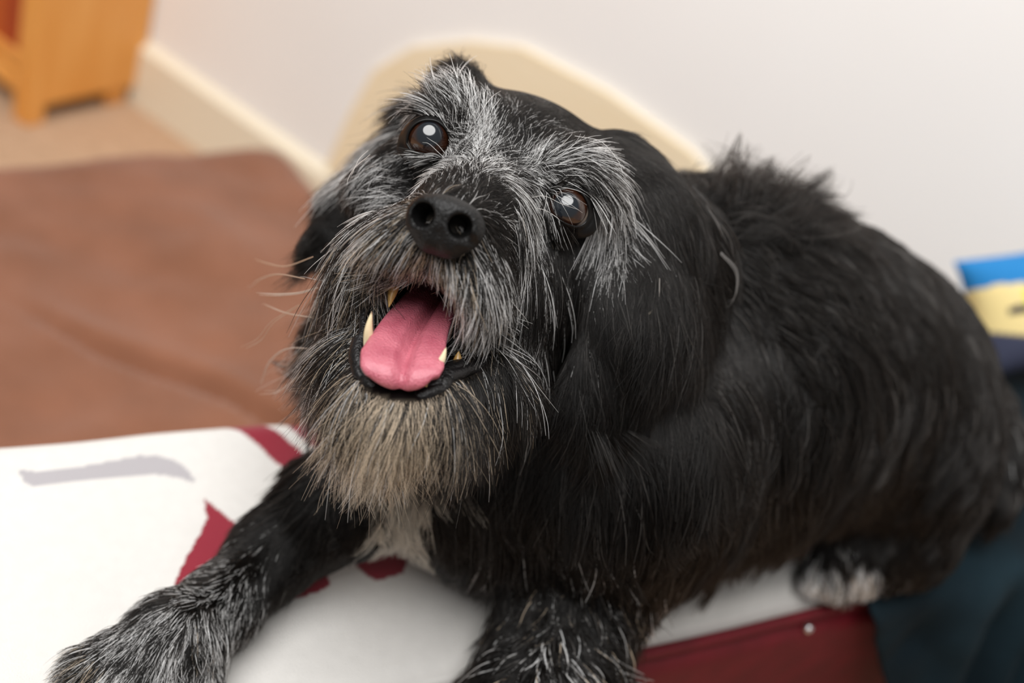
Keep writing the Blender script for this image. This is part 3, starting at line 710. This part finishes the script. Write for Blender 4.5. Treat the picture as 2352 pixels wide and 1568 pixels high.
# ---- coat: every hair is a strand
m_hair = bpy.data.materials.new('coat_hair'); m_hair.use_nodes = True
nt = m_hair.node_tree; nt.nodes.clear()
ho = nt.nodes.new('ShaderNodeOutputMaterial'); hb = nt.nodes.new('ShaderNodeBsdfHairPrincipled'); ha = nt.nodes.new('ShaderNodeAttribute')
ha.attribute_name = 'hcol'
hb.model = 'CHIANG'; hb.parametrization = 'COLOR'
hb.inputs['IOR'].default_value = 1.46; hb.inputs['Roughness'].default_value = .30; hb.inputs['Radial Roughness'].default_value = .45; hb.inputs['Random Roughness'].default_value = .2
hd = nt.nodes.new('ShaderNodeBsdfDiffuse'); hm = nt.nodes.new('ShaderNodeMixShader'); hm.inputs[0].default_value = .42
nt.links.new(ha.outputs['Color'], hb.inputs['Color']); nt.links.new(ha.outputs['Color'], hd.inputs['Color'])
nt.links.new(hb.outputs[0], hm.inputs[1]); nt.links.new(hd.outputs[0], hm.inputs[2]); nt.links.new(hm.outputs[0], ho.inputs[0])

def hair_object(name, pts, rad, col, label=None):
    N, K, _ = pts.shape
    hc = bpy.data.hair_curves.new(name); hc.add_curves([K] * N)
    w = W(pts.reshape(-1, 3)) - dog_base
    hc.attributes['position'].data.foreach_set('vector', w.astype(np.float32).ravel())
    a = hc.attributes.get('radius') or hc.attributes.new('radius', 'FLOAT', 'POINT'); a.data.foreach_set('value', rad.astype(np.float32).ravel())
    c = np.ones((N, 4), np.float32); c[:, :3] = col
    a = hc.attributes.new('hcol', 'FLOAT_COLOR', 'CURVE'); a.data.foreach_set('color', c.ravel())
    hc.materials.append(m_hair)
    o = bpy.data.objects.new(name, hc); COL.objects.link(o); o.parent = dog; o['kind'] = 'stuff'
    if label: o['label'] = label
    return o

tri = np.vstack([bf[:, [0, 1, 2]], bf[:, [0, 2, 3]]])
ta, tb, tcn = bv[tri[:, 0]], bv[tri[:, 1]], bv[tri[:, 2]]
tarea = .5 * np.linalg.norm(np.cross(tb - ta, tcn - ta), axis=1)
tc_ = (ta + tb + tcn) / 3; tn_ = body.grad(tc_)
tu, tv_, tt = pix(tc_)
view = -tc_ / np.linalg.norm(tc_, axis=1)[:, None]; facing = (tn_ * view).sum(1)
is_head = ((tt < np.where(tu < 920, .525, .505)) & (tv_ < 1010) & (tu > 660)) | ((tt < .55) & (tv_ < 560) & (tu < 1500))
is_leg = (tu < 760) & (tv_ > 1090)

DOWN = RW.T @ np.array([0, 0, -1.0])
def grow(sel, density, K, rootr, tipr, clump_sp, clump_w, seed, len_k=1.0, wild=0.0, only_grey=False, under=1.0, grav=1.0):
    rng = np.random.default_rng(seed)
    w = np.where(sel, tarea * density, 0); N = int(w.sum())
    k = rng.choice(len(w), N, p=w / w.sum())
    r1, r2 = rng.random(N), rng.random(N); s = np.sqrt(r1); b0, b1, b2 = 1 - s, s * (1 - r2), s * r2
    p = b0[:, None] * ta[k] + b1[:, None] * tb[k] + b2[:, None] * tcn[k]
    u, v, t = pix(p)
    keep = ~(in_poly(np.stack([u, v], -1), MOUTH) & (t < .52))
    for c, i in EYES:
        pol = EYE_C[i] + (EYE_AL[i] - EYE_C[i]) * 1.2
        keep &= ~(in_poly(np.stack([u, v], -1) + 2 * rng.standard_normal((N, 2)), pol) & (t < .49))
    keep &= nf.sample(p) > .0015
    keep &= W(p)[:, 2] > .453
    if only_grey:
        gg = groom(p); keep &= rng.random(N) < np.clip((gg[:, 5] - .06) / .94, 0, 1) ** 2.1 + .12 * (gg[:, 6] > .4)
    p = p[keep]; N = len(p)
    t_root = -p[:, 2]
    n = body.grad(p)
    for c, i in EYES:                          # hair round the eye roots on the lids
        o_ = p - c; r_ = np.hypot(o_[:, 0], o_[:, 1]); m = (r_ < ER * 1.10) & (o_[:, 2] > -ER * .8)
        p[m, 2] = c[2] + np.sqrt((ER * 1.155) ** 2 - r_[m] ** 2); n[m] = (p[m] - c) / np.linalg.norm(p[m] - c, axis=1)[:, None]
    g = groom(p)
    d = g[:, :3]; d = d - n * (d * n).sum(1)[:, None]; dl = np.linalg.norm(d, axis=1)[:, None]
    d = d / (dl + 1e-9); weak = dl[:, 0] < .15
    dg = DOWN - n * (n @ DOWN)[:, None]; dg /= np.linalg.norm(dg, axis=1)[:, None] + 1e-9
    d[weak] = dg[weak]
    # smooth swirl plus individual scatter
    cs = clump_sp * 2.2
    sw = np.stack([vnoise(p, cs, seed + q) for q in range(3)], -1); sc = rng.standard_normal((N, 3))
    curl = g[:, 7:8]
    d = d + (.30 + .7 * curl) * sw + (.13 + .35 * curl + wild) * sc
    d = d - n * (d * n).sum(1)[:, None]; d /= np.linalg.norm(d, axis=1)[:, None] + 1e-9
    lift = g[:, 4] * (1 + .35 * rng.standard_normal(N)) + wild * .3; lift = np.clip(lift, .03, 1.3)[:, None]
    L = g[:, 3] * len_k * np.clip(.82 + (.22 + .5 * g[:, 7]) * rng.standard_normal(N), .25, 1.6)
    L = L[:, None, None]
    dir0 = np.cos(lift) * d + np.sin(lift) * n
    side = np.cross(d, n)
    bend = -n * np.sin(lift) * .55 * grav + grav * (.14 + .75 * curl) * DOWN + side * (.12 + .4 * curl) * rng.standard_normal((N, 1)) + n * curl * .25 * rng.standard_normal((N, 1))
    ss = np.linspace(0, 1, K)[None, :, None]
    wv = (curl * .13)[:, None] * side[:, None] * np.sin(ss * (5 + 4 * rng.random((N, 1, 1))) + 6 * rng.random((N, 1, 1)))
    pts = p[:, None] + L * (dir0[:, None] * ss + bend[:, None] * ss ** 2 + wv * ss)
    # clumps
    nl = max(8, int(N * .0 + (tarea[sel].sum() / clump_sp ** 2))); nl = min(nl, N // 3)
    lead = rng.choice(N, nl, replace=False)
    kd = kdtree.KDTree(nl)
    for q, li in enumerate(lead): kd.insert(p[li], q)
    kd.balance()
    li = np.array([kd.find(x)[1] for x in p.tolist()]); li = lead[li]
    ok = ((n * n[li]).sum(1) > .4) & (np.linalg.norm(p - p[li], axis=1) < clump_sp * 2.5)
    cw = (clump_w * (1 + .7 * g[:, 7]) * (.6 + .4 * rng.random(N)) * ok)[:, None, None]
    ww = cw * ss ** 1.3
    pts = pts * (1 - ww) + pts[li] * ww + ww * .0 
    # colour
    g5 = np.clip((g[:, 5] - .05) / .95, 0, 1) ** 1.5
    gm = np.clip(under * g5 + .8 * g5 * (1 - g5) * vnoise(p, clump_sp * 1.6, seed + 9) * 1.6, 0, 1)
    x = rng.random(N); col = np.tile(C_BLACK, (N, 1)) * (0.7 + 1.0 * rng.random((N, 1)) ** 2)
    sheen_paint = rng.random(N) < np.where(t_root < .53, .08, .05); col[sheen_paint] = np.array([.055, .050, .046]) * (.5 + rng.random((sheen_paint.sum(), 1)))  # a few black strands coloured lighter, painting a sheen into the coat
    tone = (x < gm); tan = (~tone) & (x < gm + np.clip(g[:, 6] - .03, 0, 1))
    if only_grey: tan = rng.random(N) < np.clip(g[:, 6] * 1.7, 0, 1); tone = ~tan
    col[tone] = C_GREY * (.55 + .75 * rng.random((tone.sum(), 1)))
    col[tan] = C_TAN * (.5 + .9 * rng.random((tan.sum(), 1)))
    sm = stripe_mask(p) & (rng.random(N) < .93)
    col[sm] = C_CREAM * (.75 + .35 * rng.random((sm.sum(), 1)))
    col = np.clip(col, 0.001, .95)
    # keep strands outside the skin, the eyes and the nose
    for q in range(1, K):
        x_ = pts[:, q]; need = .0006 + .0012 * q / K
        for _ in range(2):
            dd = body.sample(x_); m = dd < need
            if m.any(): x_[m] += (need - dd[m])[:, None] * body.grad(x_[m])
        for c, i in EYES:
            v_ = x_ - c; l = np.linalg.norm(v_, axis=1); m = l < ER * 1.14
            x_[m] = c + v_[m] / l[m][:, None] * ER * 1.14
        dn = nf.sample(x_); m = dn < .0006
        if m.any(): x_[m] += (.0006 - dn[m])[:, None] * nf.grad(x_[m])
        pts[:, q] = x_
    wz = W(pts); z = wz[..., 2]; low = np.clip(.4525 - z, 0, .2)
    q_ = wz[..., :2] @ QB; low = np.where((q_ < q1 + .01) & (q_ > q0 - .01), low, 0)
    pts = pts - low[..., None] * DOWN
    rad = rootr * (.7 + .6 * rng.random((N, 1))) * np.interp(np.linspace(0, 1, K), [0, .6, 1], [1, .85, tipr])[None]
    big = 1 + .45 * tone[:, None]
    return pts, rad * big, col

back = np.where(facing > -.2, 1.0, .2)
tchin = (tv_ > 880) & (tu < 1060) & is_head
hp = grow(is_head, 4.2e6 * back * (1 + .6 * tchin), 8, .000078, .3, .0035, .45, 11, under=.5)
hair_object('head_coat', *hp, 'wiry black hair grizzled grey on brows, muzzle and beard')
gp = grow(is_head & (facing > -.4), 1.7e6 * back, 8, .000092, .25, .0042, .45, 21, 1.15, .03, True)
hair_object('guard_hair', *gp, 'long wiry white guard hairs over brows and muzzle')
lp_ = grow(is_leg, 2.6e6 * back, 6, .000095, .3, .004, .5, 12)
hair_object('foreleg_coat', *lp_, 'black fur flecked with grey on the outstretched foreleg')
near = (tu > 1100) & (tu < 1480) & (tv_ > 1200)
bp_ = grow(~is_head & ~is_leg, .75e6 * back * (1 + .9 * near), 6, .00018, .3, .013, .72, 13)
tp_ = grow((tu > 1600) & (tu < 1920) & (tv_ < 560) & (tt > .54), .16e6 * back, 6, .00014, .3, .016, .85, 14, 1.25, .4, grav=.25)
bp_ = [np.concatenate(q) for q in zip(bp_, tp_)]
hair_object('body_coat', *bp_, 'long glossy black body fur with a white chest stripe')
# single stray hairs, traced one by one: colour, radius, depth at root and tip, pixels
stray = [
 ((.55, .40, .28), .00010, .470, .500, [(720, 590), (660, 612), (620, 608), (587, 598)]),
 ((.50, .36, .26), .00010, .470, .500, [(700, 640), (640, 630), (600, 640), (570, 662)]),
 ((.60, .52, .44), .00014, .468, .490, [(730, 660), (690, 672), (640, 676), (595, 674)]),
 ((.010, .008, .007), .00012, .440, .455, [(790, 565), (740, 630), (690, 700), (658, 765)]),
 ((.62, .58, .54), .00010, .452, .47, [(800, 690), (770, 640), (764, 620)]),
 ((.55, .42, .30), .00010, .480, .51, [(690, 700), (630, 740), (600, 780), (565, 800)]),
 ((.55, .45, .36), .0001, .478, .50, [(720, 730), (660, 720), (610, 700)]),
 ((.6, .5, .42), .00010, .48, .51, [(720, 800), (660, 800), (620, 830), (600, 880)]),
 ((.6, .5, .42), .00010, .48, .51, [(730, 850), (680, 870), (640, 900), (600, 905)]),
 ((.30, .29, .28), .00013, .50, .515, [(1655, 580), (1690, 620), (1692, 665), (1680, 692), (1662, 696)]),
 ((.75, .74, .72), .00009, .452, .448, [(1320, 312), (1380, 325), (1420, 370), (1432, 405)]),
 ((.80, .78, .74), .00009, .452, .448, [(850, 355), (815, 385), (800, 410), (797, 425)]),
 ((.80, .78, .74), .00009, .452, .448, [(846, 345), (825, 365), (812, 392), (806, 404)]),
 ((.85, .84, .82), .00010, .4535, .451, [(1030, 372), (1005, 348), (985, 330), (970, 327)]),
 ((.85, .84, .82), .00010, .4535, .451, [(1022, 352), (1005, 332), (990, 322), (980, 315)]),
 ((.80, .76, .72), .00010, .4500, .447, [(1215, 455), (1250, 450), (1290, 468), (1330, 482)]),
 ((.80, .76, .72), .00010, .4500, .447, [(1215, 475), (1250, 482), (1280, 500), (1286, 512)]),
 ((.42, .32, .20), .00013, .415, .44, [(830, 960), (800, 1020), (830, 1070), (815, 1120)]),
 ((.62, .50, .34), .00014, .412, .42, [(850, 930), (810, 1000), (850, 1060), (905, 1075)]),
 ((.60, .48, .34), .00013, .412, .42, [(840, 940), (815, 1010), (845, 1055), (890, 1070)]),
 ((.05, .04, .03), .00012, .42, .43, [(1120, 940), (1090, 1010), (1020, 1050), (930, 1075)]),
 ((.30, .26, .20), .00014, .47, .49, [(1490, 720), (1520, 700), (1510, 780), (1495, 840)]),
 ((.55, .53, .50), .00013, .47, .485, [(1515, 640), (1512, 720), (1500, 790)]),
 ((.35, .32, .26), .00015, .50, .51, [(1300, 1150), (1340, 1200), (1385, 1250), (1440, 1265)]),
 ((.32, .29, .24), .00015, .50, .51, [(1410, 1000), (1400, 1080), (1380, 1190), (1330, 1260)]),
 ((.32, .29, .24), .00015, .50, .51, [(1330, 960), (1340, 1040), (1320, 1130)]),
]
K = 14; SP, SR, SC = [], [], []
for c, r, t0, t1, pp in stray:
    q = catmull(np.array(pp, float), K); t = np.linspace(t0, t1, K)
    for j in range(3):
        off = RNG.standard_normal(2) * (0 if j == 0 else 5); e = q + off[None] * np.linspace(.3, 1, K)[:, None]
        SP.append(P(e[:, 0], e[:, 1], t)); SR.append(r * np.interp(np.linspace(0, 1, K), [0, .7, 1], [1, .9, .3])); SC.append(c)
        if j == 0 and t0 < .46: break
hair_object('whisker_hair', np.array(SP), np.array(SR), np.array(SC), 'stray long hairs and whiskers standing out from the face')
print('HAIRS', len(hp[0]), len(gp[0]), len(lp_[0]), len(bp_[0]))
